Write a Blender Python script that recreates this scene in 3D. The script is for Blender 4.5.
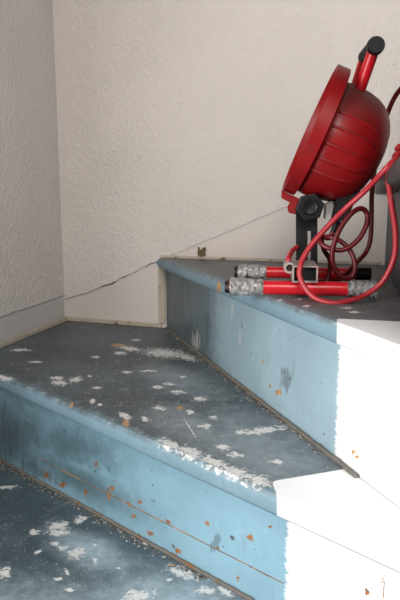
import bpy, bmesh, math, random
from mathutils import Vector, Matrix, noise as mnoise

random.seed(4)
scene = bpy.context.scene
for o in list(bpy.data.objects):
    bpy.data.objects.remove(o)
col = scene.collection

# ------------------------------------------------------------------ camera
FPX = 568.0                       # focal length in pixels of the 400x600 frame
TILT = math.atan(95 / 568.0)      # looking slightly down
EYE = Vector((0, 0, 0.519))
cam_d = bpy.data.cameras.new('camera')
cam_d.sensor_fit = 'VERTICAL'
cam_d.sensor_height = 36.0
cam_d.lens = FPX / 600 * 36.0
cam_d.clip_start = 0.01
cam = bpy.data.objects.new('camera', cam_d)
col.objects.link(cam)
cam.location = EYE
cam.rotation_euler = (math.radians(90) - TILT, 0, 0)
scene.camera = cam

# ------------------------------------------------------------------ light
world = bpy.data.worlds.new('world')
scene.world = world
world.use_nodes = True
bg = world.node_tree.nodes['Background']
bg.inputs['Color'].default_value = (0.97, 0.98, 1.0, 1)
bg.inputs['Strength'].default_value = 0.03

def area(name, loc, target, sx, sy, power, colour):
    d = bpy.data.lights.new(name, 'AREA')
    d.shape = 'RECTANGLE'
    d.size, d.size_y, d.energy, d.color = sx, sy, power, colour
    o = bpy.data.objects.new(name, d)
    col.objects.link(o)
    o.location = loc
    o.rotation_euler = (Vector(target) - Vector(loc)).to_track_quat('-Z', 'Y').to_euler()
    return o

# daylight through the window in the left wall, beside the viewer (wall line: x = -0.392 - 0.246 * (1.615 - y))
WIN_Y0, WIN_Y1, WIN_Z0, WIN_Z1 = -0.42, 0.36, 0.05, 0.95
_wy = (WIN_Y0 + WIN_Y1) / 2
_wx = -0.392 - 0.246 * (1.615 - _wy)
area('window_daylight', (_wx - 0.045, _wy, (WIN_Z0 + WIN_Z1) / 2), (_wx - 0.045 + 0.971, _wy - 0.239, (WIN_Z0 + WIN_Z1) / 2), WIN_Y1 - WIN_Y0, WIN_Z1 - WIN_Z0, 30.0, (1.0, 0.985, 0.965))
# unseen soft fill added to brighten the walls, right of and above the viewer
lw = area('wall_fill_light', (0.15, -0.6, 1.45), (-0.25, 1.5, 0.70), 0.7, 0.7, 11.0, (1.0, 0.955, 0.915))
lw.data.spread = math.radians(120)

scene.view_settings.view_transform = 'Standard'
scene.view_settings.look = 'None'
scene.view_settings.gamma = 1.0
scene.view_settings.use_curve_mapping = False
scene.view_settings.exposure = 0.0

# ------------------------------------------------------------------ pixel helpers (directions only)
CT, ST = math.cos(TILT), math.sin(TILT)

def ray(x, y):
    dx, dy = (x - 200) / FPX, (300 - y) / FPX
    return Vector((dx, CT + dy * ST, -ST + dy * CT))

def on_plane(x, y, p, n):
    d = ray(x, y)
    return EYE + d * ((Vector(p) - EYE).dot(n) / d.dot(n))

def on_z(x, y, z):
    return on_plane(x, y, (0, 0, z), Vector((0, 0, 1)))

def to_px(v):
    q = Vector(v) - EYE
    dep = q.y * CT - q.z * ST
    up = q.y * ST + q.z * CT
    return Vector((200 + FPX * q.x / dep, 300 - FPX * up / dep))

# ------------------------------------------------------------------ mesh helpers
def link(name, bm, mat, parent=None, smooth=False, angle=None):
    bmesh.ops.recalc_face_normals(bm, faces=bm.faces)
    me = bpy.data.meshes.new(name)
    bm.to_mesh(me)
    bm.free()
    if smooth:
        for p in me.polygons:
            p.use_smooth = True
        if angle is not None:
            me.set_sharp_from_angle(angle=math.radians(angle))
    o = bpy.data.objects.new(name, me)
    col.objects.link(o)
    if mat:
        me.materials.append(mat)
    if parent:
        o.parent = parent
        o.matrix_parent_inverse = Matrix.Translation(-parent.location)
    return o

def tag(o, label, cat=None, kind=None, group=None):
    o['label'] = label
    if cat: o['category'] = cat
    if kind: o['kind'] = kind
    if group: o['group'] = group
    return o

def prism(pts, vec, bm=None):
    """closed polygon of 3D points swept along vec"""
    bm = bm or bmesh.new()
    vec = Vector(vec)
    a = [bm.verts.new(p) for p in pts]
    b = [bm.verts.new(Vector(p) + vec) for p in pts]
    n = len(a)
    bm.faces.new(a)
    bm.faces.new(b[::-1])
    for i in range(n):
        bm.faces.new((a[i], b[i], b[(i + 1) % n], a[(i + 1) % n]))
    return bm

def slab(pts2, z0, z1, bm=None):
    return prism([(p[0], p[1], z0) for p in pts2], (0, 0, z1 - z0), bm)

def bevel(bm, width, seg=2, pick=None):
    ed = [e for e in bm.edges if (pick is None or pick(e))]
    bmesh.ops.bevel(bm, geom=ed, offset=width, segments=seg, profile=0.5, affect='EDGES')

def frame(d):
    d = d.normalized()
    u = d.cross(Vector((0, 0, 1)))
    if u.length < 1e-3:
        u = d.cross(Vector((1, 0, 0)))
    u.normalize()
    return u, d.cross(u).normalized()

def tube(pts, rad, seg=12, cap=True, bm=None, wob=0.0):
    """round tube along a list of points with parallel-transported rings; rad number or list"""
    bm = bm or bmesh.new()
    pts = [Vector(p) for p in pts]
    n = len(pts)
    rads = rad if isinstance(rad, (list, tuple)) else [rad] * n
    u = None
    rings = []
    for i in range(n):
        d = (pts[min(i + 1, n - 1)] - pts[max(i - 1, 0)]).normalized()
        if u is None:
            u, v = frame(d)
        else:
            u = (u - d * u.dot(d)).normalized()
            v = d.cross(u)
        ring = []
        for k in range(seg):
            a = 2 * math.pi * k / seg
            r = rads[i]
            if wob:
                r += wob * mnoise.noise(Vector((i * 0.9, math.cos(a) * 1.6, math.sin(a) * 1.6)) * 1.3 + pts[0] * 40)
            ring.append(bm.verts.new(pts[i] + (u * math.cos(a) + v * math.sin(a)) * r))
        rings.append(ring)
    for i in range(n - 1):
        for k in range(seg):
            bm.faces.new((rings[i][k], rings[i][(k + 1) % seg], rings[i + 1][(k + 1) % seg], rings[i + 1][k]))
    if cap:
        bm.faces.new(rings[0][::-1])
        bm.faces.new(rings[-1])
    return bm

def spline(pts, sub=8):
    pts = [Vector(p) for p in pts]
    out = []
    for i in range(len(pts) - 1):
        p0, p1, p2, p3 = pts[max(i - 1, 0)], pts[i], pts[i + 1], pts[min(i + 2, len(pts) - 1)]
        for k in range(sub):
            t = k / sub
            out.append(0.5 * ((2 * p1) + (p2 - p0) * t + (2 * p0 - 5 * p1 + 4 * p2 - p3) * t * t + (3 * p1 - p0 - 3 * p2 + p3) * t ** 3))
    out.append(pts[-1])
    return out

def lathe(c, axis, prof, seg=64, bm=None):
    """prof = list of (u along axis, radius)"""
    bm = bm or bmesh.new()
    axis = Vector(axis).normalized()
    u, v = frame(axis)
    rings = []
    for (h, r) in prof:
        if r < 1e-6:
            rings.append([bm.verts.new(c + axis * h)])
        else:
            rings.append([bm.verts.new(c + axis * h + (u * math.cos(2 * math.pi * k / seg) + v * math.sin(2 * math.pi * k / seg)) * r) for k in range(seg)])
    for a, b in zip(rings, rings[1:]):
        for k in range(seg):
            k2 = (k + 1) % seg
            if len(a) == 1 and len(b) > 1: bm.faces.new((a[0], b[k], b[k2]))
            elif len(b) == 1 and len(a) > 1: bm.faces.new((a[k], a[k2], b[0]))
            elif len(a) > 1: bm.faces.new((a[k], a[k2], b[k2], b[k]))
    return bm

# ------------------------------------------------------------------ node helpers
class NT:
    def __init__(s, name, rough=0.5):
        s.m = bpy.data.materials.new(name)
        s.m.use_nodes = True
        s.t = s.m.node_tree
        s.bsdf = s.t.nodes['Principled BSDF']
        s.bsdf.inputs['Roughness'].default_value = rough
        s.pos = s.t.nodes.new('ShaderNodeTexCoord').outputs['Object']
    def _set(s, sock, v):
        if hasattr(v, 'default_value') or isinstance(v, bpy.types.NodeSocket): s.t.links.new(v, sock)
        else: sock.default_value = v
    def math(s, op, a, b=None, c=None, clamp=False):
        n = s.t.nodes.new('ShaderNodeMath'); n.operation = op; n.use_clamp = clamp
        for i, v in enumerate((a, b, c)):
            if v is not None: s._set(n.inputs[i], v)
        return n.outputs[0]
    def vec(s, op, a, b=None):
        n = s.t.nodes.new('ShaderNodeVectorMath'); n.operation = op
        s._set(n.inputs[0], a)
        if b is not None: s._set(n.inputs[1], b)
        return n.outputs['Value'] if op in ('DOT_PRODUCT', 'LENGTH', 'DISTANCE') else n.outputs[0]
    def noise(s, scale, detail=3.0, rough=0.55, vec=None, dist=0.0):
        n = s.t.nodes.new('ShaderNodeTexNoise')
        n.inputs['Scale'].default_value = scale
        n.inputs['Detail'].default_value = detail
        n.inputs['Roughness'].default_value = rough
        n.inputs['Distortion'].default_value = dist
        s.t.links.new(vec or s.pos, n.inputs['Vector'])
        return n.outputs['Fac']
    def ramp(s, v, lo, hi, a=0.0, b=1.0):
        n = s.t.nodes.new('ShaderNodeMapRange')
        n.interpolation_type = 'SMOOTHSTEP'
        s._set(n.inputs[0], v)
        for i, q in enumerate((lo, hi, a, b)): n.inputs[i + 1].default_value = q
        return n.outputs[0]
    def mix(s, f, a, b):
        n = s.t.nodes.new('ShaderNodeMix'); n.data_type = 'RGBA'
        s._set(n.inputs['Factor'], f)
        for k, v in (('A', a), ('B', b)):
            sk = [i for i in n.inputs if i.name == k and i.type == 'RGBA'][0]
            s._set(sk, v if not isinstance(v, tuple) else (*v[:3], 1))
        return [o for o in n.outputs if o.type == 'RGBA'][0]
    def mixf(s, f, a, b):
        n = s.t.nodes.new('ShaderNodeMix'); n.data_type = 'FLOAT'
        s._set(n.inputs['Factor'], f); s._set(n.inputs['A'], a); s._set(n.inputs['B'], b)
        return n.outputs[0]
    def bump(s, h, strength=0.3, dist=0.002, normal=None):
        n = s.t.nodes.new('ShaderNodeBump')
        n.inputs['Strength'].default_value = strength
        n.inputs['Distance'].default_value = dist
        s.t.links.new(h, n.inputs['Height'])
        if normal: s.t.links.new(normal, n.inputs['Normal'])
        return n.outputs[0]
    def half(s, p, n):
        """signed distance of the surface point past the line through p with inside normal n"""
        return s.vec('DOT_PRODUCT', s.vec('SUBTRACT', s.pos, tuple(p)), tuple(n))
    def scaled(s, v):
        return s.vec('MULTIPLY', s.pos, tuple(v))
    def soft(s, items, pl_p, e1, e2, nz):
        return s.splats(items, pl_p, e1, e2, nz, 0.25, (-0.35, 0.95))
    def splats(s, items, pl_p, e1, e2, nz, k=1.1, edge=(-0.10, 0.35)):
        """paint spots with ragged edges: each (x, y, rx, ry, angle) measured on the photograph, laid on the plane (pl_p; e1, e2)"""
        nrm = e1.cross(e2)
        out = None
        for it in items:
            x, y, rx, ry = it[:4]
            ang = math.radians(it[4]) if len(it) > 4 else 0
            c = on_plane(x, y, pl_p, nrm)
            eps = 1e-3
            j1 = (to_px(c + e1 * eps) - to_px(c)) / eps
            j2 = (to_px(c + e2 * eps) - to_px(c)) / eps
            ca, sa = math.cos(ang), math.sin(ang)
            a = e1 * ((j1.x * ca + j1.y * sa) / rx) + e2 * ((j2.x * ca + j2.y * sa) / rx)
            b = e1 * ((-j1.x * sa + j1.y * ca) / ry) + e2 * ((-j2.x * sa + j2.y * ca) / ry)
            d = s.vec('SUBTRACT', s.pos, tuple(c))
            qa = s.vec('DOT_PRODUCT', d, tuple(a)); qb = s.vec('DOT_PRODUCT', d, tuple(b))
            q = s.math('MULTIPLY_ADD', qb, qb, s.math('MULTIPLY', qa, qa))
            out = q if out is None else s.math('MINIMUM', out, q)
        r = s.math('SQRT', out)
        v = s.math('MULTIPLY_ADD', s.math('SUBTRACT', nz, 0.53), k * 4.6, s.math('SUBTRACT', 1.0, r))
        # far from every spot the noise must not break through
        v = s.math('MINIMUM', v, s.math('SUBTRACT', 1.75, r))
        return s.ramp(v, *edge)
    def done(s, color, rough=None, normal=None):
        if isinstance(color, tuple): s.bsdf.inputs['Base Color'].default_value = (*color, 1)
        else: s.t.links.new(color, s.bsdf.inputs['Base Color'])
        if rough is not None: s._set(s.bsdf.inputs['Roughness'], rough)
        if normal is not None: s.t.links.new(normal, s.bsdf.inputs['Normal'])
        return s.m

# ------------------------------------------------------------------ plan of the winder stair (metres)
RISE = 0.19
Z0, Z1, Z2, Z3 = 0.0, RISE, 2 * RISE, 3 * RISE
TH = 0.027
V2 = lambda x, y: Vector((x, y))

def isect(p, d, q, e):
    den = d.x * e.y - d.y * e.x
    t = ((q.x - p.x) * e.y - (q.y - p.y) * e.x) / den
    return p + d * t

CORNER = V2(-0.392, 1.615)
WD = V2(0.812, -0.285).normalized()          # along the back wall, to the right
LD = V2(-0.078, -0.317).normalized()         # along the left wall, to the viewer
WN = V2(WD.y, -WD.x)                         # out of the back wall, into the stair
LN = V2(-LD.y, LD.x)                         # out of the left wall
if WN.dot(V2(0, -1)) < 0: WN = -WN
if LN.dot(V2(1, 0)) < 0: LN = -LN

UP, UD = V2(-0.074, 1.458), V2(0.266, -0.799).normalized()      # upper riser
UN = V2(UD.y, -UD.x)
if UN.dot(V2(-1, 0)) < 0: UN = -UN
UNP = V2(-0.087, 1.430); UND = V2(0.291, -0.889).normalized()   # its nosing
MP, MD = V2(-0.42, 1.110), V2(0.487, -0.427).normalized()       # middle riser
MN = V2(MD.y, -MD.x)
if MN.dot(V2(0, -1)) < 0: MN = -MN
MNP = V2(-0.39, 1.066); MND = V2(0.585, -0.561).normalized()    # its nosing
TP, TD = V2(0.416, 1.265), V2(-0.110, -0.406).normalized()      # third riser, right edge of the photo
TN = V2(TD.y, -TD.x)
if TN.dot(V2(-1, 0)) < 0: TN = -TN
NEWEL = V2(0.268, 0.462)

wall_at = lambda p, d: isect(p, d, CORNER, WD)
left_at = lambda p, d: isect(p, d, CORNER, LD)
v3 = lambda p, z: Vector((p.x, p.y, z))

# ------------------------------------------------------------------ materials
WHITE = (0.86, 0.87, 0.88)

def blue_paint(name, pl_p, along, base, boundary, white_n, rust, dark, white_sp, rustc=(0.42, 0.17, 0.05), old_shade=None, painted_shade=None):
    m = NT(name)
    e1, e2 = Vector((along.x, along.y, 0)), Vector((0, 0, 1))
    n_big = m.noise(7, 4, 0.6)
    n_fine = m.noise(150, 4, 0.65)
    n_mid = m.noise(38, 5, 0.62)
    c = m.mix(m.ramp(n_big, 0.35, 0.7), base, tuple(q * 1.18 for q in base))
    # vertical brush streaks and grime
    st = m.noise(1.0, 3, 0.6, m.vec('MULTIPLY', m.pos, (95, 95, 9)))
    c = m.mix(m.ramp(st, 0.56, 0.78, 0, 0.28), c, tuple(q * 0.55 for q in base))
    c = m.mix(m.ramp(n_mid, 0.60, 0.72, 0, 0.35), c, tuple(min(1, q * 1.5) for q in base))
    c = m.mix(m.ramp(m.noise(60, 3, 0.5), 0.70, 0.74), c, (0.08, 0.10, 0.11))
    old_shadec = tuple(q * f for q, f in zip(base, (0.36, 0.35, 0.34)))  # darker blue for the old coat and the painted shade
    if old_shade:       # strip next to the wall in the older coat, with shade put into its colour
        d = m.math('MULTIPLY_ADD', m.math('SUBTRACT', n_mid, 0.5), 0.10, m.half(old_shade, tuple(-q for q in white_n)))
        c = m.mix(m.ramp(d, -0.085, 0.045, 0, 0.92), c, old_shadec)
    if painted_shade:  # shade at the riser's far end put into its colour
        c = m.mix(m.math('MULTIPLY', m.soft(painted_shade, pl_p, e1, e2, n_mid), 0.92), c, old_shadec)
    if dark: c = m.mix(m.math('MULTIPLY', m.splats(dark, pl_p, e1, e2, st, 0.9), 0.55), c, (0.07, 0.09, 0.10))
    if white_sp: c = m.mix(m.math('MULTIPLY', m.splats(white_sp, pl_p, e1, e2, st, 1.0), 0.6), c, (0.60, 0.58, 0.54))
    pk = m.noise(85, 8, 0.80)
    c = m.mix(m.ramp(pk, 0.645, 0.675, 0, 0.8), c, (0.11, 0.075, 0.05))
    c = m.mix(m.ramp(pk, 0.345, 0.31, 0, 0.6), c, tuple(min(1, q * 1.7) for q in base))
    # fresh white gloss coat with a brushed edge
    br = m.noise(1.0, 5, 0.6, m.vec('MULTIPLY', m.pos, (22, 22, 330)))
    d = m.math('MULTIPLY_ADD', m.math('SUBTRACT', br, 0.5), 0.022, m.half(boundary, white_n))
    w = m.ramp(d, -0.0030, 0.0034)
    c = m.mix(w, c, WHITE)
    if rust: c = m.mix(m.splats(rust, pl_p, e1, e2, m.noise(190, 6, 0.75), 1.0), c, m.mix(m.ramp(n_fine, 0.35, 0.65), tuple(q * 0.45 for q in rustc), rustc))
    return m.done(c, m.mixf(w, 0.42, 0.30), m.bump(m.math('ADD', n_mid, m.math('MULTIPLY', n_fine, 0.3)), 0.25, 0.0012))

def tread_paint(name, z, halves, white, ochre, worn=None, base=(0.060, 0.076, 0.086), edge=None, speck=0.615, edgec=(0.155, 0.235, 0.28), hnoise=0.004, worn_litc=(0.30, 0.355, 0.385), frontc=(0.175, 0.275, 0.335)):
    m = NT(name)
    p, e1, e2 = (0, 0, z), Vector((1, 0, 0)), Vector((0, 1, 0))
    n_big = m.noise(6, 5, 0.65)
    n_mid = m.noise(30, 6, 0.68)
    n_fine = m.noise(170, 4, 0.7)
    rag = m.noise(110, 8, 0.80)
    c = m.mix(m.ramp(n_big, 0.35, 0.68), base, (base[0] * 1.45, base[1] * 1.5, base[2] * 1.55))
    c = m.mix(m.ramp(n_mid, 0.52, 0.72, 0, 0.35), c, (0.20, 0.235, 0.255))
    sc = m.noise(48, 7, 0.75)
    c = m.mix(m.ramp(sc, 0.57, 0.70, 0, 0.5), c, (0.24, 0.27, 0.285))
    c = m.mix(m.ramp(sc, 0.40, 0.30, 0, 0.6), c, (0.05, 0.055, 0.06))
    c = m.mix(m.ramp(n_fine, 0.40, 0.30, 0, 0.5), c, (0.04, 0.05, 0.055))
    c = m.mix(m.ramp(m.noise(230, 2, 0.5), 0.69, 0.72, 0, 0.8), c, (0.03, 0.03, 0.03))
    c = m.mix(m.ramp(n_fine, speck, speck + 0.06, 0, 0.8), c, (0.55, 0.56, 0.55))
    ch = m.noise(62, 9, 0.82)
    c = m.mix(m.ramp(ch, 0.615, 0.66, 0, 0.75), c, (0.50, 0.51, 0.50))
    c = m.mix(m.ramp(ch, 0.375, 0.34, 0, 0.7), c, (0.035, 0.035, 0.035))
    if worn:      # foot wear, with the near daylight put into its colour
        c = m.mix(m.math('MULTIPLY', m.soft(worn, p, e1, e2, n_mid), m.ramp(sc, 0.2, 0.8, 0.45, 0.9)), c, worn_litc)
    if edge:      # worn back to the older blue along the nosing
        d = m.math('MULTIPLY_ADD', m.math('SUBTRACT', n_mid, 0.5), -0.05, m.half(edge[0], edge[1]))
        d = m.math('MULTIPLY_ADD', m.math('SUBTRACT', sc, 0.5), -0.06, d)
        c = m.mix(m.ramp(d, 0.026, -0.006, 0, 0.9), c, m.mix(m.ramp(n_mid, 0.4, 0.65), edgec, tuple(q * 1.35 for q in edgec)))
        chip = m.math('MULTIPLY', m.ramp(d, 0.030, 0.0), m.ramp(ch, 0.575, 0.63))
        c = m.mix(m.math('MULTIPLY', chip, 0.7), c, (0.58, 0.60, 0.60))
        chip2 = m.math('MULTIPLY', m.ramp(d, 0.020, -0.004), m.ramp(rag, 0.63, 0.67))
        c = m.mix(m.math('MULTIPLY', chip2, 0.8), c, (0.10, 0.065, 0.04))
        # the rounded front keeps the riser's blue
        sep = m.t.nodes.new('ShaderNodeSeparateXYZ'); m.t.links.new(m.pos, sep.inputs[0])
        zz = m.math('MULTIPLY_ADD', m.math('SUBTRACT', rag, 0.5), 0.012, sep.outputs['Z'])
        front = m.ramp(zz, z - 0.0035, z - 0.0085)
        fc = m.mix(m.ramp(n_big, 0.35, 0.7), frontc, tuple(q * 1.18 for q in frontc))
        fc = m.mix(m.ramp(rag, 0.64, 0.68, 0, 0.7), fc, (0.13, 0.10, 0.08))
        c = m.mix(front, c, fc)
    if ochre: c = m.mix(m.splats(ochre, p, e1, e2, rag, 0.7), c, (0.46, 0.27, 0.11))
    if white: c = m.mix(m.math('MULTIPLY', m.splats(white, p, e1, e2, rag, 1.15), m.math('MULTIPLY_ADD', front, -0.85, 0.9) if edge else 0.9), c, m.mix(n_big, (0.70, 0.69, 0.66), (0.80, 0.80, 0.79)))
    rough = m.mixf(n_mid, 0.34, 0.62)
    if halves:
        h = None
        for (q, n) in halves:
            d = m.half(q, n)
            h = d if h is None else m.math('SMOOTH_MIN', h, d, 0.012)
        h = m.math('MULTIPLY_ADD', m.math('SUBTRACT', n_mid, 0.5), hnoise, h)
        w = m.ramp(h, -0.0010, 0.0010)
        c = m.mix(w, c, WHITE)
        rough = m.mixf(w, rough, 0.3)
    return m.done(c, rough, m.bump(m.math('ADD', n_mid, m.math('MULTIPLY', n_fine, 0.35)), 0.35, 0.0015))

def plaster(name, base, rough_tex):
    m = NT(name, 0.75)
    n1 = m.noise(5, 3)
    c = m.mix(m.ramp(n1, 0.3, 0.75), base, tuple(q * 0.94 for q in base))
    c = m.mix(m.ramp(m.noise(55, 3), 0.69, 0.75, 0, 0.45), c, tuple(q * 0.6 for q in base))
    if rough_tex:
        a = m.noise(130, 3, 0.55, m.vec('MULTIPLY', m.pos, (1, 1, 0.7)))
        b = m.noise(55, 3, 0.5)
        h = m.math('ADD', m.ramp(a, 0.35, 0.75), m.math('MULTIPLY', b, 0.8))
        nrm = m.bump(h, 0.45, 0.0032)
    else:
        nrm = m.bump(m.noise(40, 4), 0.15, 0.002)
    return m.done(c, 0.62, nrm)

M_PLASTER = plaster('rough_plaster', (0.75, 0.695, 0.65), True)
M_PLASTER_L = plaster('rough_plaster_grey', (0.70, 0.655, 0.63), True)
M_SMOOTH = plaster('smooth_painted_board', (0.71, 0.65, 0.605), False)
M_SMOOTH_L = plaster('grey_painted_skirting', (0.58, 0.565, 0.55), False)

def simple(name, base, rough, metal=0.0, nscale=60, var=0.5, dirt=None, bump=0.1, dirt_lo=0.55, dirt_hi=0.75, spec=None):
    m = NT(name, rough)
    n = m.noise(nscale, 4, 0.6)
    c = m.mix(n, tuple(q * (1 - var * 0.5) for q in base), tuple(min(1, q * (1 + var * 0.5)) for q in base))
    if dirt: c = m.mix(m.ramp(m.noise(nscale * 0.6, 5, 0.7), dirt_lo, dirt_hi), c, dirt)
    m.bsdf.inputs['Metallic'].default_value = metal
    if spec is not None: m.bsdf.inputs['Specular IOR Level'].default_value = spec
    return m.done(c, rough, m.bump(n, bump, 0.001))

M_CAULK = simple('dirty_cream_filler', (0.50, 0.44, 0.35), 0.7, nscale=45, var=0.5, dirt=(0.20, 0.12, 0.06), bump=0.4, dirt_lo=0.57, dirt_hi=0.66)
M_STRIP = simple('grimy_wood_strip', (0.15, 0.14, 0.12), 0.8, nscale=70, var=1.2, dirt=(0.20, 0.10, 0.04), bump=0.6, dirt_lo=0.56, dirt_hi=0.64)
M_GAP = simple('rusty_joint', (0.16, 0.12, 0.09), 0.9, nscale=50, dirt=(0.38, 0.19, 0.06), dirt_lo=0.45, dirt_hi=0.55)
M_RED = simple('red_enamel', (0.25, 0.005, 0.007), 0.42, nscale=22, var=0.6, dirt=(0.12, 0.020, 0.018), bump=0.05, spec=0.3)
def dusty_red():
    m = NT('dusty_red_enamel', 0.4)
    n = m.noise(24, 5, 0.65)
    c = m.mix(n, (0.17, 0.004, 0.006), (0.36, 0.007, 0.010))
    up = m.vec('DOT_PRODUCT', m.t.nodes.new('ShaderNodeNewGeometry').outputs['Normal'], (0, 0, 1))
    du = m.ramp(m.math('MULTIPLY_ADD', n, 0.5, up), 0.35, 1.15, 0, 0.8)
    c = m.mix(du, c, (0.085, 0.045, 0.036))
    c = m.mix(m.ramp(m.noise(120, 5, 0.7), 0.64, 0.70, 0, 0.5), c, (0.30, 0.12, 0.10))
    m.bsdf.inputs['Specular IOR Level'].default_value = 0.4
    return m.done(c, m.mixf(du, 0.36, 0.7), m.bump(n, 0.06, 0.001))
M_BOWL = dusty_red()
M_REDTUBE = simple('red_tube_enamel', (0.55, 0.010, 0.018), 0.30, nscale=60, var=0.4, dirt=(0.60, 0.42, 0.38), bump=0.05, dirt_lo=0.69, dirt_hi=0.74)
M_CABLE = simple('red_rubber_cable', (0.42, 0.025, 0.035), 0.38, nscale=70, var=0.4, dirt=(0.62, 0.30, 0.28), bump=0.1, dirt_lo=0.60, dirt_hi=0.75)
M_CABLE_SHADE = simple('shaded_red_rubber', (0.15, 0.008, 0.012), 0.38, nscale=70, var=0.6, dirt=(0.32, 0.06, 0.06), bump=0.1, dirt_lo=0.62, dirt_hi=0.8)  # shaded copy of the red cable, shade put into the colour
M_BLACK = simple('black_plastic', (0.009, 0.009, 0.010), 0.42, nscale=90, var=0.4, dirt=(0.03, 0.029, 0.028), bump=0.1, dirt_lo=0.62, dirt_hi=0.8, spec=0.25)
M_BLACKMETAL = simple('black_steel', (0.010, 0.010, 0.011), 0.40, nscale=50, var=0.5, dirt=(0.06, 0.058, 0.055), bump=0.05, dirt_lo=0.58, dirt_hi=0.78, spec=0.25)
M_FOAM = simple('black_foam', (0.009, 0.009, 0.010), 0.9, nscale=200, var=0.6, bump=0.4)
M_STEEL = simple('bare_steel', (0.42, 0.36, 0.335), 0.5, 0.3, nscale=60, var=0.4, dirt=(0.45, 0.18, 0.14), bump=0.1)
M_TAPE = simple('silver_tape', (0.30, 0.30, 0.295), 0.38, 0.2, nscale=55, var=0.7, dirt=(0.075, 0.07, 0.065), bump=0.9, dirt_lo=0.53, dirt_hi=0.62)
M_GREYPL = simple('grey_plastic', (0.52, 0.50, 0.47), 0.6, nscale=40, var=0.3)
M_GLASS = NT('lamp_glass', 0.08).done((0.35, 0.33, 0.31))
M_DARKGREY = simple('dark_grey_step_paint', (0.030, 0.032, 0.034), 0.5, nscale=40, var=0.7, dirt=(0.08, 0.095, 0.10), bump=0.3, dirt_lo=0.55, dirt_hi=0.7)
M_WHITE = simple('white_gloss_wood', WHITE, 0.32, nscale=30, var=0.05)
M_BROWN = simple('brown_plaster_scar', (0.14, 0.095, 0.045), 0.9, nscale=120, var=1.0, bump=0.8)

# --- risers
BLUE = (0.215, 0.370, 0.455)
up_p = v3(UP, Z1)
up_b = on_plane(338, 380, up_p, v3(UN, 0))
M_UPRISER = blue_paint('blue_riser_paint_half_white', up_p, UD, (0.29, 0.405, 0.465), up_b, v3(UD, 0),
    rust=[(278.5, 392, 3.6, 3.6), (270, 386, 1.5, 2), (263, 362, 1.5, 2), (354, 452, 2.5, 3), (357, 457, 2, 1.5)],
    dark=[(286, 381, 8, 12, 20), (284, 372, 4, 6), (207, 322, 3, 18), (180, 300, 9, 26), (190, 330, 12, 8, 40), (324, 434, 1.4, 1.8)],
    white_sp=[(196, 342, 5, 9), (232, 310, 1.5, 8), (240, 338, 2, 6)], rustc=(0.62, 0.30, 0.06), old_shade=on_plane(211, 330, up_p, v3(UN, 0)))
mid_p = v3(MP, Z0)
mid_b = on_plane(287, 545, mid_p, v3(MN, 0))
M_MIDRISER = blue_paint('blue_riser_paint_rusty', mid_p, MD, BLUE, mid_b, v3(MD, 0),
    rust=[(46, 475, 2.6, 4.5), (62, 485, 4.5, 3), (86, 492, 2.2, 4), (109, 494, 2.2, 6), (112, 488, 3, 3), (140, 502, 2.2, 3), (250, 537, 3.2, 5), (208, 523, 2.8, 3),
          (270, 527, 2, 2.2), (128, 504, 4, 2, 30), (150, 533, 4, 2.5, 30), (168, 522, 5, 2, 30), (96, 464, 2, 3), (134, 516, 3, 2, 30), (178, 551, 4, 2.5, 30), (238, 578, 2, 3),
          (218, 548, 2, 2.5), (367, 591, 3.4, 4.5), (384, 585, 0.9, 14, 2), (383, 580, 2, 3.5)],
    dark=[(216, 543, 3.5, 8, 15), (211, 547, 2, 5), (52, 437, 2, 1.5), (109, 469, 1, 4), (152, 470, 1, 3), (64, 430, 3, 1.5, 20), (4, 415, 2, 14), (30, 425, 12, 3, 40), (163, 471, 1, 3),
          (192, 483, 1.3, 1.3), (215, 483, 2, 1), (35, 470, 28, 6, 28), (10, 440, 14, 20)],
    white_sp=None, rustc=(0.40, 0.16, 0.045), painted_shade=[(10, 430, 75, 46, 25), (80, 480, 80, 20, 28), (70, 445, 60, 28, 25)])  # soft dark spots carry the shade at the left end

# --- treads
def line_half(x0, y0, x1, y1, z, inside):
    a, b = on_z(x0, y0, z), on_z(x1, y1, z)
    d = (b - a).normalized()
    n = Vector((d.y, -d.x, 0))
    if n.dot(on_z(*inside, z) - a) < 0: n = -n
    return (a, n)

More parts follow.
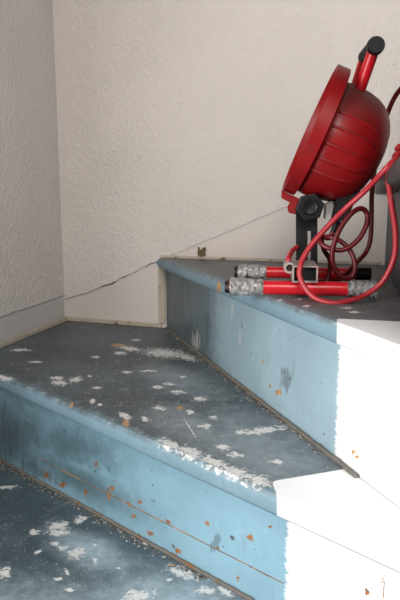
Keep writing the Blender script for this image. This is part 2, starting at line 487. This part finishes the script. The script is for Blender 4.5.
mn3 = Vector((MND.y, -MND.x, 0)).normalized()
if mn3.y > 0: mn3 = -mn3
un3 = Vector((UND.y, -UND.x, 0)).normalized()
if un3.x > 0: un3 = -un3
M_MIDTREAD = tread_paint('grey_tread_paint_flaking', Z1,
    [line_half(272, 481, 342, 469.5, Z1, (350, 520)), line_half(272, 481, 286, 520, Z1, (350, 500))],
    white=[(130, 348.5, 13, 2.5, 8), (165, 353, 24, 5, 4), (186, 357, 11, 3.5, 15), (120, 353, 8, 2), (57, 378, 7, 2.2), (60, 383, 9, 3.2), (76, 379.5, 8, 2.6, -8), (5, 377, 9, 1.6, 14),
           (20, 350, 12, 1.8), (158, 387, 7, 2.0, -5), (169, 384, 7, 1.7), (149, 371, 10, 1.2), (136, 340, 5, 1.3), (93, 401, 3.5, 2.5), (100, 405, 3, 1.5), (125, 416, 8, 4, 20), (200, 399, 8, 3), (178, 392, 8, 2.2), (183, 377, 4, 1.3),
           (262, 430.5, 27, 3.6, -6), (241, 432, 7, 3), (222, 447, 8, 3.5, 5), (236, 455, 10, 3, 10), (190, 428, 0.9, 12, -32), (206, 426, 7, 3), (213, 417, 4, 2.5), (160, 408, 7, 2.4, 8), (190, 412, 5, 3),
           (127, 372, 6, 1.5), (95, 357, 5, 1.2), (97, 388, 5, 1.5), (36, 362, 7, 1.2), (90, 376, 3, 1.2), (145, 419, 5, 2.4, 20), (170, 444, 13, 4.8, 22), (190, 452, 16, 5.2, 23), (214, 462.5, 18, 5.6, 23), (238, 473, 19, 6, 22), (258, 480, 16, 6, 15), (158, 446, 3, 4), (276, 462, 8, 3)],
    ochre=[(126, 423, 4, 5), (118, 345, 9, 2), (180, 408, 4, 2), (72, 404, 2, 2)],
    worn=[(255, 445, 95, 42, 25), (190, 425, 60, 22, 20), (180, 380, 50, 16, 20)],  # near daylight painted in with the wear
    edge=(v3(MNP, Z1), tuple(-mn3)))
M_LOWTREAD = tread_paint('blue_grey_tread_paint_spattered', Z0, None,
    white=[(58, 526, 13, 5.5, -10), (59, 533, 14, 3), (79, 520, 6, 4, -35), (84, 518, 5, 2.4, -20), (34, 532, 6, 3.5), (77, 553, 10, 6, -8), (62, 548, 6, 2.8), (54, 544, 5, 2.2), (38, 552, 5, 2, -20), (95, 545, 2.6, 1.6, 30),
           (4, 573, 7, 6), (67, 572, 1.8, 5, -25), (58, 579, 5, 2), (138, 596, 20, 5, -15), (130, 592, 8, 3, -15), (182, 573, 16, 5, 20), (206, 590, 14, 4), (143, 543, 4, 1.2, 15), (8, 487, 12, 2.2, -5), (118, 568, 3, 1.2), (169, 580, 3, 2), (225, 592, 10, 4, 25), (95, 560, 3, 3), (70, 590, 6, 2)],
    ochre=[(172, 565, 4, 1.6)], base=(0.054, 0.080, 0.095), worn=[(50, 650, 260, 92, 0), (-60, 700, 200, 110, 0), (170, 605, 110, 46, 10), (300, 720, 220, 110, 0), (90, 550, 55, 20, 20)], worn_litc=(0.46, 0.58, 0.65))  # pale patches also put the near daylight into the colour
M_UPTREAD = tread_paint('grey_upper_tread_paint', Z2,
    [line_half(337, 318.5, 400, 321.5, Z2, (370, 335)), line_half(336.5, 317, 339, 333, Z2, (370, 330))],
    white=[(256, 296, 2.5, 1.2), (330, 303, 4, 1.2), (306, 306, 4, 1.2), (355, 312, 9, 1.4), (300, 299, 3, 1), (280, 300, 2.5, 1), (345, 308, 5, 1)],
    ochre=[(219, 280.5, 2.6, 1.1, 20), (262, 300, 3, 1.0, 20), (298, 311, 2, 1)], base=(0.085, 0.088, 0.090),
    edge=(v3(UNP, Z2), tuple(-un3)), edgec=(0.15, 0.215, 0.255), hnoise=0.002)

# ------------------------------------------------------------------ the setting: walls
ROOM_TOP = 2.35
def wall_slab(p0, p1, n, depth, z0, z1):
    """slab whose visible face runs p0-p1; depth goes behind it"""
    return slab([p0, p1, p1 - n * depth, p0 - n * depth], z0, z1)

b_end = CORNER + WD * 1.9
l_end = CORNER + LD * 2.3
FLOOR_Z = -2 * RISE
wb = link('wall_back', wall_slab(CORNER - WD * 0.2, b_end, WN, 0.1, FLOOR_Z - 0.05, ROOM_TOP), M_SMOOTH)
tag(wb, 'off-white back wall with rough plaster above a smooth slanting band', 'wall', 'structure')
def lat(y):                                   # point of the left wall line at depth y
    return CORNER + LD * ((CORNER.y - y) / -LD.y)
wp = [(lat(CORNER.y), lat(WIN_Y1), FLOOR_Z - 0.05, ROOM_TOP), (lat(WIN_Y0), l_end, FLOOR_Z - 0.05, ROOM_TOP),
      (lat(WIN_Y1), lat(WIN_Y0), FLOOR_Z - 0.05, WIN_Z0), (lat(WIN_Y1), lat(WIN_Y0), WIN_Z1, ROOM_TOP)]
bm = bmesh.new()
for (p, q, za, zb) in wp:
    slab([p, q, q - LN * 0.1, p - LN * 0.1], za, zb, bm)
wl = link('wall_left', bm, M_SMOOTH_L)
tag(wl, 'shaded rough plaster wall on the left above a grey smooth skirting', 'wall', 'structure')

# plaster coats stand proud of the smooth bands
PT = 0.0035
W3 = v3(WN, 0)
edge_px = [(66, 299), (78, 295.5), (92, 291), (100, 287), (112, 283.5), (121, 277.5), (132, 273), (140, 268.5), (150, 264), (158, 260.5), (165, 258), (190, 247.5), (215, 237), (240, 226.5), (265, 215.5), (290, 205), (330, 189), (384, 166)]
edge = [on_plane(x, y, v3(CORNER, 0), W3) for x, y in edge_px]
fin = []
for i in range(len(edge) - 1):            # ragged lower edge
    a, b = edge[i], edge[i + 1]
    for k in range(4):
        p = a.lerp(b, k / 4)
        p.z += 0.0035 * mnoise.noise(p * 55) * (1 if i < 10 else 0.3)
        fin.append(p)
fin.append(edge[-1])
last = fin[-1]
slope = (edge[-1].z - edge[-3].z) / (edge[-1] - edge[-3]).to_2d().length
far = v3(b_end, min(ROOM_TOP - 0.05, last.z + slope * (b_end - last.to_2d()).length))
poly = [v3(CORNER, fin[0].z)] + fin + [far, v3(b_end, ROOM_TOP), v3(CORNER, ROOM_TOP)]
link('plaster_coat', prism(poly, W3 * PT), M_PLASTER, wb)
cr = [fin[k] + W3 * 0.0022 for k in range(0, 40)]  # dark grey crack along the plaster edge
crr = [max(0.0003, 0.0012 + 0.0022 * mnoise.noise(p * 38)) for p in cr]
tag(link('plaster_crack', tube(cr, crr, 6), simple('crack_grey', (0.16, 0.145, 0.13), 0.9, nscale=80), wb), 'grey crack under the plaster edge')
L3 = v3(LN, 0)
la, lb = on_plane(0, 316.5, v3(CORNER, 0), L3), on_plane(65, 294.5, v3(CORNER, 0), L3)
def lz(p): 
    s0, s1 = (la.to_2d() - CORNER).length, (lb.to_2d() - CORNER).length
    s = (p - CORNER).length
    return lb.z + (la.z - lb.z) * (s - s1) / (s0 - s1)
l_pl = (CORNER.y - WIN_Y1 - 0.06) / -LD.y
pl = [CORNER + LD * (l_pl * k / 60) for k in range(61)]
pts = [v3(p, lz(p) + 0.003 * mnoise.noise(v3(p, 0) * 30)) for p in pl]
poly = pts + [v3(pl[-1], ROOM_TOP), v3(CORNER, ROOM_TOP)]
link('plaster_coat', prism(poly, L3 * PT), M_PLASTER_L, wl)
# brown scar where plaster has broken out above the upper tread
sc = [on_plane(x, y, v3(CORNER, 0), W3) for x, y in [(197.8, 246.6), (199.6, 247.6), (200.4, 249.8), (202, 249.2), (203, 247.6), (205.4, 247), (206.4, 249.5), (205.2, 252), (206, 255.6), (203, 256.3), (200, 255.4), (198.6, 256), (197.6, 252.4), (198.4, 249.6)]]
tag(link('plaster_scar', prism(sc, W3 * 0.003), M_BROWN, wb), 'brown scar in the wall')

# window frame in the left wall, beside the viewer
win = bpy.data.objects.new('window_1', None)
win.location = v3(lat(_wy), WIN_Z0)
col.objects.link(win)
tag(win, 'white framed window in the left wall beside the viewer', 'window', 'structure')
def wbar(y0, y1, z0, z1):
    p, q = lat(y0), lat(y1)
    return slab([p + LN * 0.012, q + LN * 0.012, q - LN * 0.04, p - LN * 0.04], z0, z1)
for (y0, y1, z0, z1) in ((WIN_Y1 - 0.0, WIN_Y1 + 0.05, WIN_Z0 - 0.05, WIN_Z1 + 0.05), (WIN_Y0 - 0.05, WIN_Y0, WIN_Z0 - 0.05, WIN_Z1 + 0.05), (WIN_Y0, WIN_Y1, WIN_Z1, WIN_Z1 + 0.05), (WIN_Y0, WIN_Y1, WIN_Z0 - 0.05, WIN_Z0)):
    link('window_frame', wbar(y0, y1, z0, z1), M_WHITE, win)

# ------------------------------------------------------------------ the staircase
stairs = bpy.data.objects.new('staircase', None)
col.objects.link(stairs)
tag(stairs, 'winding wooden stair, worn grey treads and blue risers half repainted white', 'staircase', 'structure')

def tread(poly, z, nose_a, nose_b, mat, label):
    bm = slab(poly, z - TH, z)
    def pick(e):
        a, b = e.verts
        if abs(a.co.z - b.co.z) > 1e-5: return False
        def on(p):
            d = nose_b - nose_a
            q = p.to_2d() - nose_a
            return abs(d.x * q.y - d.y * q.x) / d.length < 1e-3
        return on(a.co) and on(b.co)
    bevel(bm, 0.0115, 5, pick)
    o = link('tread', bm, mat, stairs, True, 35)
    o['label'] = label
    return o

def riser(p, d, n, a, b, z0, z1, mat, label=None, th=0.02):
    bm = slab([a, b, b - n * th, a - n * th], z0, z1)
    bevel(bm, 0.0008, 1)
    o = link('riser_board', bm, mat, stairs)
    if label: o['label'] = label
    return o

EPS = 0.0008
wall_in = lambda p, d: isect(p, d, CORNER + WN * EPS, WD)
left_in = lambda p, d: isect(p, d, CORNER + LN * EPS, LD)
c_in = isect(CORNER + WN * EPS, WD, CORNER + LN * EPS, LD)
meet = isect(UNP, UND, MNP, MND)             # where the nosings run together at the newel

# middle step
a, b = left_in(MNP, MND), meet + MND * 0.03
behind = lambda q, n, t: q - n * t
u_wall, u_new = wall_in(UP - UN * 0.018, UD), UP - UN * 0.018 + UD * 1.12
tread([a, b, u_new, u_wall, c_in], Z1, a, b, M_MIDTREAD, 'worn grey middle tread with white flakes')
m_a, m_b = left_in(MP, MD), MP + MD * 0.93
GAPZ = 0.047
riser(MP, MD, MN, m_a, m_b, Z0 + 0.001, GAPZ - 0.0003, M_MIDRISER, 'lower board of the blue rusty riser')
riser(MP, MD, MN, m_a, m_b, GAPZ + 0.0003, Z1 - TH, M_MIDRISER, 'upper board of the blue rusty riser')
# upper step
a, b = wall_in(UNP, UND), meet + UND * 0.02
t_wall, t_new = wall_in(TP - TN * 0.018, TD), TP - TN * 0.018 + TD * 0.80
tread([a, b, t_new, t_wall], Z2, a, b, M_UPTREAD, 'grey upper tread under the work light')
riser(UP, UD, UN, wall_in(UP, UD) , UP + UD * 1.03, Z1 + 0.001, Z2 - TH, M_UPRISER, 'blue upper riser, right part painted white')
# next step at the right edge
tnp = TP + TN * 0.034
a, b = wall_in(tnp, TD), tnp + TD * 0.80
tread([a, b, V2(1.25, 0.42), wall_in(V2(1.25, 0.5), V2(0, 1))], Z3, a, b, M_DARKGREY, 'dark grey tread at the right edge')
riser(TP, TD, TN, wall_in(TP, TD), TP + TD * 0.80, Z2 + 0.001, Z3 - TH, M_DARKGREY, 'dark grey riser at the right edge')
# lowest tread in view and the step below it
lp, lq = left_in(V2(-0.70, 0.30), V2(1, 0.12)), V2(0.24, 0.42)
tread([lp, lq, MP - MN * 0.018 + MD * 0.93, left_in(MP - MN * 0.018, MD)], Z0, lp, lq, M_LOWTREAD, 'blue-grey lowest tread spattered with white paint')
ln_ = V2(0.12, -0.99).normalized()
ld_ = (lq - lp).normalized()
rp = lp - ln_ * 0.035
riser(rp, ld_, ln_, left_in(rp, ld_), rp + ld_ * 0.95, Z0 - RISE + 0.001, Z0 - TH, M_MIDRISER)
lp2, lq2 = left_in(V2(-0.8, -0.35), V2(1, 0.1)), V2(0.24, 0.30)
tread([lp2, lq2, rp - ln_ * 0.018 + ld_ * 0.95, left_in(rp - ln_ * 0.018, ld_)], -RISE, lp2, lq2, M_LOWTREAD, 'blue-grey tread below the frame')

# grimy strips and filler beads in the joints
def bead(p0, p1, r, mat, parent, name, label=None, n=110, wob=0.0016, z_off=0.0):
    pts = [p0.lerp(p1, k / n) for k in range(n + 1)]
    o = link(name, tube(pts, r, 7, True, None, wob), mat, parent, True)
    if label: o['label'] = label
    return o
k = UP + UN * 0.003
bead(v3(wall_in(k, UD) + UD * 0.01, Z1 + 0.002), v3(UP + UN * 0.003 + UD * 0.852, Z1 + 0.002), 0.0036, M_STRIP, stairs, 'joint_strip', 'grimy strip at the foot of the upper riser')
k = MP + MN * 0.002
bead(v3(left_in(k, MD) + MD * 0.01, Z0 + 0.0015), v3(k + MD * 0.655, Z0 + 0.0015), 0.0032, M_STRIP, stairs, 'joint_strip', 'grimy strip at the foot of the middle riser')
bead(v3(MP - MN * 0.0012 + MD * 0.14, GAPZ), v3(MP - MN * 0.0012 + MD * ((mid_b.to_2d() - MP).dot(MD) - 0.004), GAPZ), 0.0016, M_GAP, stairs, 'joint_crack', 'rusty crack along the middle riser', wob=0.0006)
def band(p0, p1, n, z0, z1, th, mat, parent, name, label):
    bm = slab([p0, p1, p1 + n * th, p0 + n * th], z0, z1)
    bevel(bm, 0.0015, 2)
    o = link(name, bm, mat, parent); o['label'] = label
    return o
wu = wall_in(UP + UN * 0.001, UD)
band(c_in, wu - WD * 0.012, WN, Z1, Z1 + 0.0115, 0.006, M_CAULK, wb, 'base_bead', 'cream filler bead along the wall foot')
band(c_in + LN * 0.006, CORNER + LD * 0.62 + LN * EPS, LN, Z1, Z1 + 0.0125, 0.006, M_CAULK, wl, 'base_bead', 'cream filler bead along the left wall foot')
band(wu - WD * 0.0205, wu - WD * 0.001, WN, Z1 + 0.012, Z2 - TH - 0.001, 0.005, M_CAULK, wb, 'vertical_bead', 'cream upright filler strip beside the upper riser')
band(wall_in(UNP, UND) + WD * 0.01, t_wall - WD * 0.03, WN, Z2, Z2 + 0.007, 0.005, M_CAULK, wb, 'base_bead', 'dirty filler bead behind the upper tread')

# grit and paint crumbs swept into the joints
def crumbs(name, mat, runs, size, label):
    bm = bmesh.new()
    for (p0, d, n, L, z, cnt, wid) in runs:
        for k in range(cnt):
            q = p0 + d * (L * random.random()) + n * (0.003 + wid * random.random() ** 2.2)
            r = size * (0.35 + random.random() ** 2)
            c = v3(q, z + r * 0.25)
            vs = [bm.verts.new(c + Vector((r * math.cos(a) * (0.6 + 0.8 * random.random()), r * math.sin(a) * (0.6 + 0.8 * random.random()), -r * 0.25))) for a in [1.257 * i for i in range(5)]]
            t = bm.verts.new(c + Vector((0, 0, r * 0.4)))
            bm.faces.new(vs)
            for i in range(5): bm.faces.new((vs[i], vs[(i + 1) % 5], t))
    o = link(name, bm, mat, stairs)
    o['kind'] = 'stuff'; o['label'] = label
RUNS = [(left_in(MP + MN * 0.004, MD), MD, MN, 0.68, Z0, 150, 0.022), (wall_in(UP + UN * 0.004, UD) + UD * 0.01, UD, UN, 0.83, Z1, 110, 0.014), (c_in + WN * 0.006, WD, WN, 0.28, Z1, 30, 0.01)]
crumbs('paint_crumbs', M_CAULK, [(a, b, c_, d, e, n * 2, w_ * 0.7) for a, b, c_, d, e, n, w_ in RUNS], 0.0013, 'pale paint crumbs in the joints')
crumbs('dirt_crumbs', simple('brown_grit', (0.075, 0.05, 0.03), 0.9, nscale=90, var=1.0), [(a, b, c_, d, e, n * 5, w_ * 0.6) for a, b, c_, d, e, n, w_ in RUNS], 0.0015, 'brown grit in the joints')

# newel at the centre of the winders, just outside the picture on the right
nw = bpy.data.objects.new('newel_post', None)
nw.location = v3(NEWEL, FLOOR_Z)
col.objects.link(nw)
tag(nw, 'white square newel post at the centre of the winding stair', 'post', 'structure')
s = 0.042
bm = slab([NEWEL + V2(-s, -s), NEWEL + V2(s, -s), NEWEL + V2(s, s), NEWEL + V2(-s, s)], FLOOR_Z, 1.02)
bevel(bm, 0.004, 2)
link('shaft', bm, M_WHITE, nw)
s = 0.052
bm = slab([NEWEL + V2(-s, -s), NEWEL + V2(s, -s), NEWEL + V2(s, s), NEWEL + V2(-s, s)], 1.02, 1.05)
bevel(bm, 0.008, 3)
link('cap', bm, M_WHITE, nw)

# ------------------------------------------------------------------ the work light
LX = Vector((0.992, -0.125, 0)).normalized()     # along the feet, to the right
LT = Vector((0.125, 0.992, 0)).normalized()      # across the lamp, away from the viewer
LO = Vector((0.17, 0.95, Z2))
def M(x, y, off=0.0):
    return on_plane(x, y, LO + LT * off, LT)

lamp = bpy.data.objects.new('work_light', None)
lamp.location = LO
col.objects.link(lamp)
tag(lamp, 'red floor-standing work light with round head, taped tube feet and loose red cable', 'work light')

# head
C0 = M(309, 129.5)
AX = (M(309 + 73.6, 129.5 + 31.2) - C0).normalized()
vdir = (C0 - EYE).normalized()
AX = (AX - vdir * (vdir.dot(AX) - 0.046)).normalized()
S = (M(335, 67) - M(283, 192)).length / 2 / 67.2
prof = lambda l: [(u * S, r * S) for u, r in l]
VV = LT.cross(AX).normalized()
if VV.z > 0: VV = -VV                            # "down" of the tilted head
NN = VV.cross(AX).normalized()
if NN.dot(LT) < 0: NN = -NN
C1 = C0 + VV * (3.2 * S)                         # the bowl hangs a little low in its rim
body = link('lamp_body', lathe(C1, AX, prof([(9, 54), (13, 58.5), (22, 59.5), (32, 59.3), (42, 58), (51, 55.8), (59, 52), (66, 46.5), (71, 40.5), (75, 33), (78, 23), (80, 11), (80.5, 0)]), 72), M_BOWL, lamp, True)
rim = link('front_rim', lathe(C0, AX, prof([(9, 60), (8, 62.5), (1, 64.6), (0, 65), (-0.2, 66.9), (0.4, 67.4), (12.8, 67.4), (13.3, 67), (13.4, 64), (13.4, 57)]), 96), M_RED, lamp, True, 38)
link('front_glass', lathe(C0, AX, prof([(7.0, 0), (7.6, 40), (8.2, 62.0), (9.5, 62.0), (9.5, 0)]), 64), M_GLASS, lamp, True, 30)
# raised ribs along the bowl
def bowl_r(u):
    tab = [(13, 58.5), (22, 59.5), (32, 59.3), (42, 58), (51, 55.8), (59, 52), (66, 46.5), (71, 40.5), (75, 33)]
    for (a, ra), (b, rb) in zip(tab, tab[1:]):
        if a <= u <= b: return ra + (rb - ra) * (u - a) / (b - a)
    return tab[-1][1]
for side in (-1, 1):
    for deg in (-21, -6.5, 9.5, 24, 38):
        ph = math.radians(deg)
        rd = (NN * side * math.cos(ph) + VV * math.sin(ph))
        pts, rr = [], []
        for i in range(13):
            u = 16 + 47 * i / 12
            pts.append(C1 + AX * (u * S) + rd * (bowl_r(u) * S))
            rr.append(1.5 * S * min(1, (13 - i) / 3))
        link('rib', tube(pts, rr, 6), M_BOWL, body, True)

# red lug under the rim, knob and uprights
def plate(px, off0, off1, mat, name, bev=0.0008, parent=lamp):
    bm = prism([M(x, y, off0) for x, y in px], LT * (off1 - off0))
    bevel(bm, bev, 1)
    return link(name, bm, mat, parent)
plate([(281.5, 190), (290, 194), (300, 199), (304, 207), (299, 215), (289, 213), (287.5, 207), (291, 202), (281.5, 198)], -0.017, 0.017, M_RED, 'pivot_lug')
def arm(off0, off1, dx):
    L, Rr, T, B = 296 + dx, 317.5 + dx, 208, 268
    s0, s1, st, sb = 307.6 + dx, 310.8 + dx, 231, 261
    bm = bmesh.new()
    top = [(306.7 + dx + 10.8 * math.cos(a), 208 - 10.8 * math.sin(a)) for a in [math.pi * i / 10 for i in range(11)]]
    outer = [(x, y) for x, y in top]
    left = [outer[k] for k in range(5, 11)] + [(L, B), (s0, B), (s0, 205)]
    right = [(s0, 205), (s0, st), (s1, st), (s1, B), (Rr, B)] + [outer[k] for k in range(0, 6)]
    vec = LT * (off1 - off0)
    prism([M(x, y, off0) for x, y in left], vec, bm)
    prism([M(x, y, off0) for x, y in right], vec, bm)
    prism([M(x, y, off0) for x, y in [(s0, sb), (s1, sb), (s1, B), (s0, B)]], vec, bm)
    o = link('upright', bm, M_BLACKMETAL, lamp)
    return o
arm(-0.026, -0.021, 0)
up2 = arm(0.017, 0.022, 0)
kc = M(309.5, 207, -0.030)
hexa = [kc + (LX * math.cos(math.radians(60 * i + 12)) + Vector((0, 0, 1)) * math.sin(math.radians(60 * i + 12))) * 0.0225 for i in range(6)]
bm = prism(hexa, LT * -0.020)
bevel(bm, 0.0016, 2)
knob = link('clamp_knob', bm, M_BLACK, lamp)
link('knob_boss', lathe(kc - LT * 0.019, -LT, [(0, 0.0125), (0.003, 0.0122), (0.004, 0.011), (0.003, 0.0095), (0.003, 0)], 28), M_BLACK, knob, True, 35)
link('pivot_bolt', tube([kc + LT * 0.006, kc + LT * 0.060], 0.005, 12), M_STEEL, lamp)

# junction box and gland below the bowl
jb = plate([(337, 196), (361, 190), (347, 219), (334, 224), (331, 219)], -0.030, 0.028, M_BLACK, 'junction_box', 0.002)
plate([(326, 204), (332, 201), (334, 206), (331.5, 220), (325.5, 219)], -0.022, 0.020, M_GREYPL, 'side_cover', 0.001, jb)
ga, gb = M(338, 221, -0.01), M(333, 232, -0.01)
link('cable_gland', tube([ga, ga.lerp(gb, 0.45), ga.lerp(gb, 0.46), gb], [0.0075, 0.0075, 0.0052, 0.0048], 12), M_BLACK, jb, True, 40)

# carrying handle: two arms and a foam grip
def hp(x, y, off): return M(x, y, off)
for name, p0, p1, rad in (('handle_arm', hp(357, 98, -0.032), hp(373.0, 52, -0.058), 0.0087), ('handle_arm', hp(353, 94, 0.034), hp(363, 62, 0.06), 0.0080)):
    link(name, tube([p0, p0.lerp(p1, 0.5), p1], rad, 20), M_REDTUBE, lamp, True, 40)
g0, g1 = hp(376, 45.2, -0.072), hp(364.5, 58, 0.072)
link('grip', tube([g0.lerp(g1, k / 12) for k in range(13)], [0.0118 if 0 < k < 12 else 0.0105 for k in range(13)], 24), M_FOAM, lamp, True, 40)
e0 = g0 - LT * 0.004
link('grip_end_cap', tube([g0 + LT * 0.006, g0, e0], [0.0128, 0.0128, 0.0112], 24), M_BLACK, lamp, True, 30)
for off in (-0.032, 0.034):
    bm = prism([M(x, y, off - 0.012) for x, y in [(343, 84), (365, 92), (363, 101), (342, 94)]], LT * 0.024)
    bevel(bm, 0.0015, 2)
    link('handle_mount', bm, M_BLACK, lamp)

# feet
RT = 0.0108
def foot(off, xa, xb, zoff=0.0):
    c = LO + LT * off
    z = Z2 + RT + zoff
    def at(px):
        p = on_plane(px, 285, c, LT)
        return Vector((p.x, p.y, z))
    return at
fa = foot(-0.098, 0, 0, 0.0038)
fb = foot(0.105, 0, 0, 0.0038)
front = link('foot_tube', tube([fa(229), fa(300), fa(362)], RT, 24), M_REDTUBE, lamp, True, 40)
back = link('foot_tube', tube([fb(238), fb(300), fb(364)], RT, 24), M_REDTUBE, lamp, True, 40)
def sleeve(at, x0, x1, r0, r1, mat, name, parent, wob=0.0016, n=14, seg=26):
    ks = [k / n for k in range(n + 1)]
    return link(name, tube([at(x0).lerp(at(x1), q) + Vector((0, 0, 0.0)) for q in ks], [r0 + (r1 - r0) * q for q in ks], seg, True, None, wob), mat, parent, True, 24)
sleeve(fa, 230, 263.5, RT + 0.0030, RT + 0.0012, M_TAPE, 'tape_wrap', front, 0.0042)
sleeve(fa, 225, 233, RT - 0.002, RT + 0.0016, M_BLACK, 'rubber_end', front, 0.0006, 4)
sleeve(fa, 347, 376, RT + 0.0010, RT + 0.0022, M_TAPE, 'tape_wrap', front, 0.0032)
sleeve(fb, 238, 266, RT + 0.0030, RT + 0.0012, M_TAPE, 'tape_wrap', back, 0.0040)
sleeve(fb, 234.5, 240, RT - 0.001, RT + 0.0016, M_BLACK, 'rubber_end', back, 0.0006, 4)
sleeve(fb, 355, 370, RT + 0.0014, RT + 0.0010, M_BLACK, 'rubber_end', back, 0.0003, 4)
# rectangular cross tube, open at the viewer's end
ctc = M(305.2, 274, -0.112); ctc.z = Z2 + 2 * RT + 0.0038 + 0.0120
w, h, wt = 0.0185, 0.0125, 0.0022
UPV = Vector((0, 0, 1))
bm = bmesh.new()
def ringrect(w, h, off): return [bm.verts.new(ctc + LX * sx * w + UPV * sz * h + LT * off) for sx, sz in ((-1, -1), (1, -1), (1, 1), (-1, 1))]
o0, o1 = ringrect(w, h, 0), ringrect(w, h, 0.235)
i0, i1 = ringrect(w - wt, h - wt, 0), ringrect(w - wt, h - wt, 0.235)
for k in range(4):
    q = (k + 1) % 4
    bm.faces.new((o0[k], o0[q], o1[q], o1[k])); bm.faces.new((i0[k], i1[k], i1[q], i0[q]))
    bm.faces.new((o0[k], i0[k], i0[q], o0[q])); bm.faces.new((o1[k], o1[q], i1[q], i1[k]))
link('cross_tube', bm, M_STEEL, lamp)
bm = bmesh.new()
bm.faces.new([bm.verts.new(ctc + LX * sx * (w - wt) + UPV * sz * (h - wt) + LT * 0.012) for sx, sz in ((-1, -1), (1, -1), (1, 1), (-1, 1))])
bm = prism([ctc + LX * sx * (w - wt) + UPV * sz * (h - wt) + LT * 0.010 for sx, sz in ((-1, -1), (1, -1), (1, 1), (-1, 1))], LT * 0.01)
link('tube_shade_insert', bm, M_BLACK, lamp)  # black insert added, stands for the shade inside the tube
# short open stub beside it
sb = M(289.6, 268, -0.095)
link('side_stub', lathe(sb, LT, [(0.0, 0.0055), (0.0, 0.0086), (0.05, 0.0086), (0.05, 0.0), (0.02, 0.0), (0.02, 0.0052), (0.0, 0.0052)], 24), M_STEEL, lamp, True, 40)

# the red cable: every strand belongs to the lamp's lead
RC = 0.0041
cab = bmesh.new()
T3 = lambda x, y, off: M(x, y, off)
# big front loop, over the nosing of the next step, down to the tread and back up
def zt(p): p.z = max(p.z, Z2 + RC + 0.0005); return p
loop = [T3(415, 150, -0.10), T3(402, 154, -0.125), T3(393, 163, -0.15), T3(388.5, 176, -0.16), T3(391, 200, -0.155), T3(395.5, 232, -0.15), T3(394, 258, -0.145), T3(383, 281, -0.140),
        T3(367, 294, -0.138), T3(350, 300.5, -0.145), T3(333, 303.0, -0.150), T3(316, 298.5, -0.140), T3(305.5, 288.5, -0.132), T3(300, 277, -0.128), T3(300, 268, -0.124), T3(303.5, 257.5, -0.115), T3(313, 243, -0.105),
        T3(330, 224, -0.095), T3(346, 208, -0.095), T3(366, 190, -0.110), T3(383, 172, -0.135), T3(394, 160.5, -0.135), T3(408, 152, -0.09)]
tube(spline(loop, 8), RC, 10, True, cab)
tag(link('power_cable', cab, M_CABLE, lamp, True, 60), 'long looped red cable')
cab = bmesh.new()  # rear strands of the same cable, coloured darker for shade
# second strand beside the diagonal, leaving the gland
s2 = [T3(333, 231, -0.010), T3(329, 238, -0.012), T3(321, 236, -0.02), T3(319, 240, -0.03), T3(326, 247, -0.04), T3(342, 250, -0.045), T3(357, 241, -0.045), T3(366, 226, -0.04), T3(367, 214, -0.035), T3(361, 208.5, -0.04), T3(351, 214, -0.05),
      T3(340, 229, -0.055), T3(333, 248, -0.055), T3(333, 264, -0.055), T3(340, 276, -0.055), T3(350, 278, -0.05), T3(355, 268, -0.045), T3(352, 254, -0.04), T3(343, 243, -0.035), T3(330, 237, -0.03), T3(322, 239, 0.0), T3(324, 250, 0.03), T3(330, 262, 0.05), on_z(326, 283, Z2 + RC), on_z(316, 284, Z2 + RC)]
tube(spline(s2, 8), RC, 10, True, cab)
# strand behind the bowl, rising right and dropping to the coil on the next tread
s3 = [on_z(318, 281, Z2 + RC), on_z(340, 279, Z2 + RC), T3(355, 264, 0.05), T3(366, 252, 0.06), T3(370.5, 238, 0.06), T3(371.5, 215, 0.06), T3(372, 192, 0.06), T3(376, 160, 0.065), T3(382, 132, 0.065), T3(390, 107, 0.06), T3(399, 91, 0.05), T3(412, 80, 0.03), T3(430, 84, 0.0), T3(445, 108, -0.02), T3(452, 135, -0.03), Vector((0.44, 0.87, Z3 + RC + 0.004))]
tube(spline(s3, 8), RC, 10, True, cab)
tag(link('shaded_cable', cab, M_CABLE_SHADE, lamp, True, 60), 'small loops of the red cable, darkened for shade')
cab = bmesh.new()
# loose coil on the next tread
cc = Vector((0.385, 0.80, Z3))
coil = []
for k in range(0, 97):
    a = 2 * math.pi * k / 24 + 0.6
    r = 0.100 + 0.010 * math.sin(k * 0.7) + 0.006 * (k / 24 - 2)
    coil.append(cc + Vector((math.cos(a) * r, math.sin(a) * r * 1.1, RC + 0.001 + 0.0062 * k / 24 + 0.001 * math.sin(k * 1.1))))
tube(coil, RC, 8, True, cab)
tag(link('cable_coil', cab, M_CABLE, lamp, True, 60), 'red cable coil on the next tread')
# short red lead curling into the stub
link('stub_lead', tube(spline([M(297, 247, -0.03), M(292, 251, -0.045), M(288.5, 258, -0.07), M(288.5, 263, -0.072), M(289.4, 266, -0.055)], 6), 0.0042, 10), M_CABLE, lamp, True, 60)
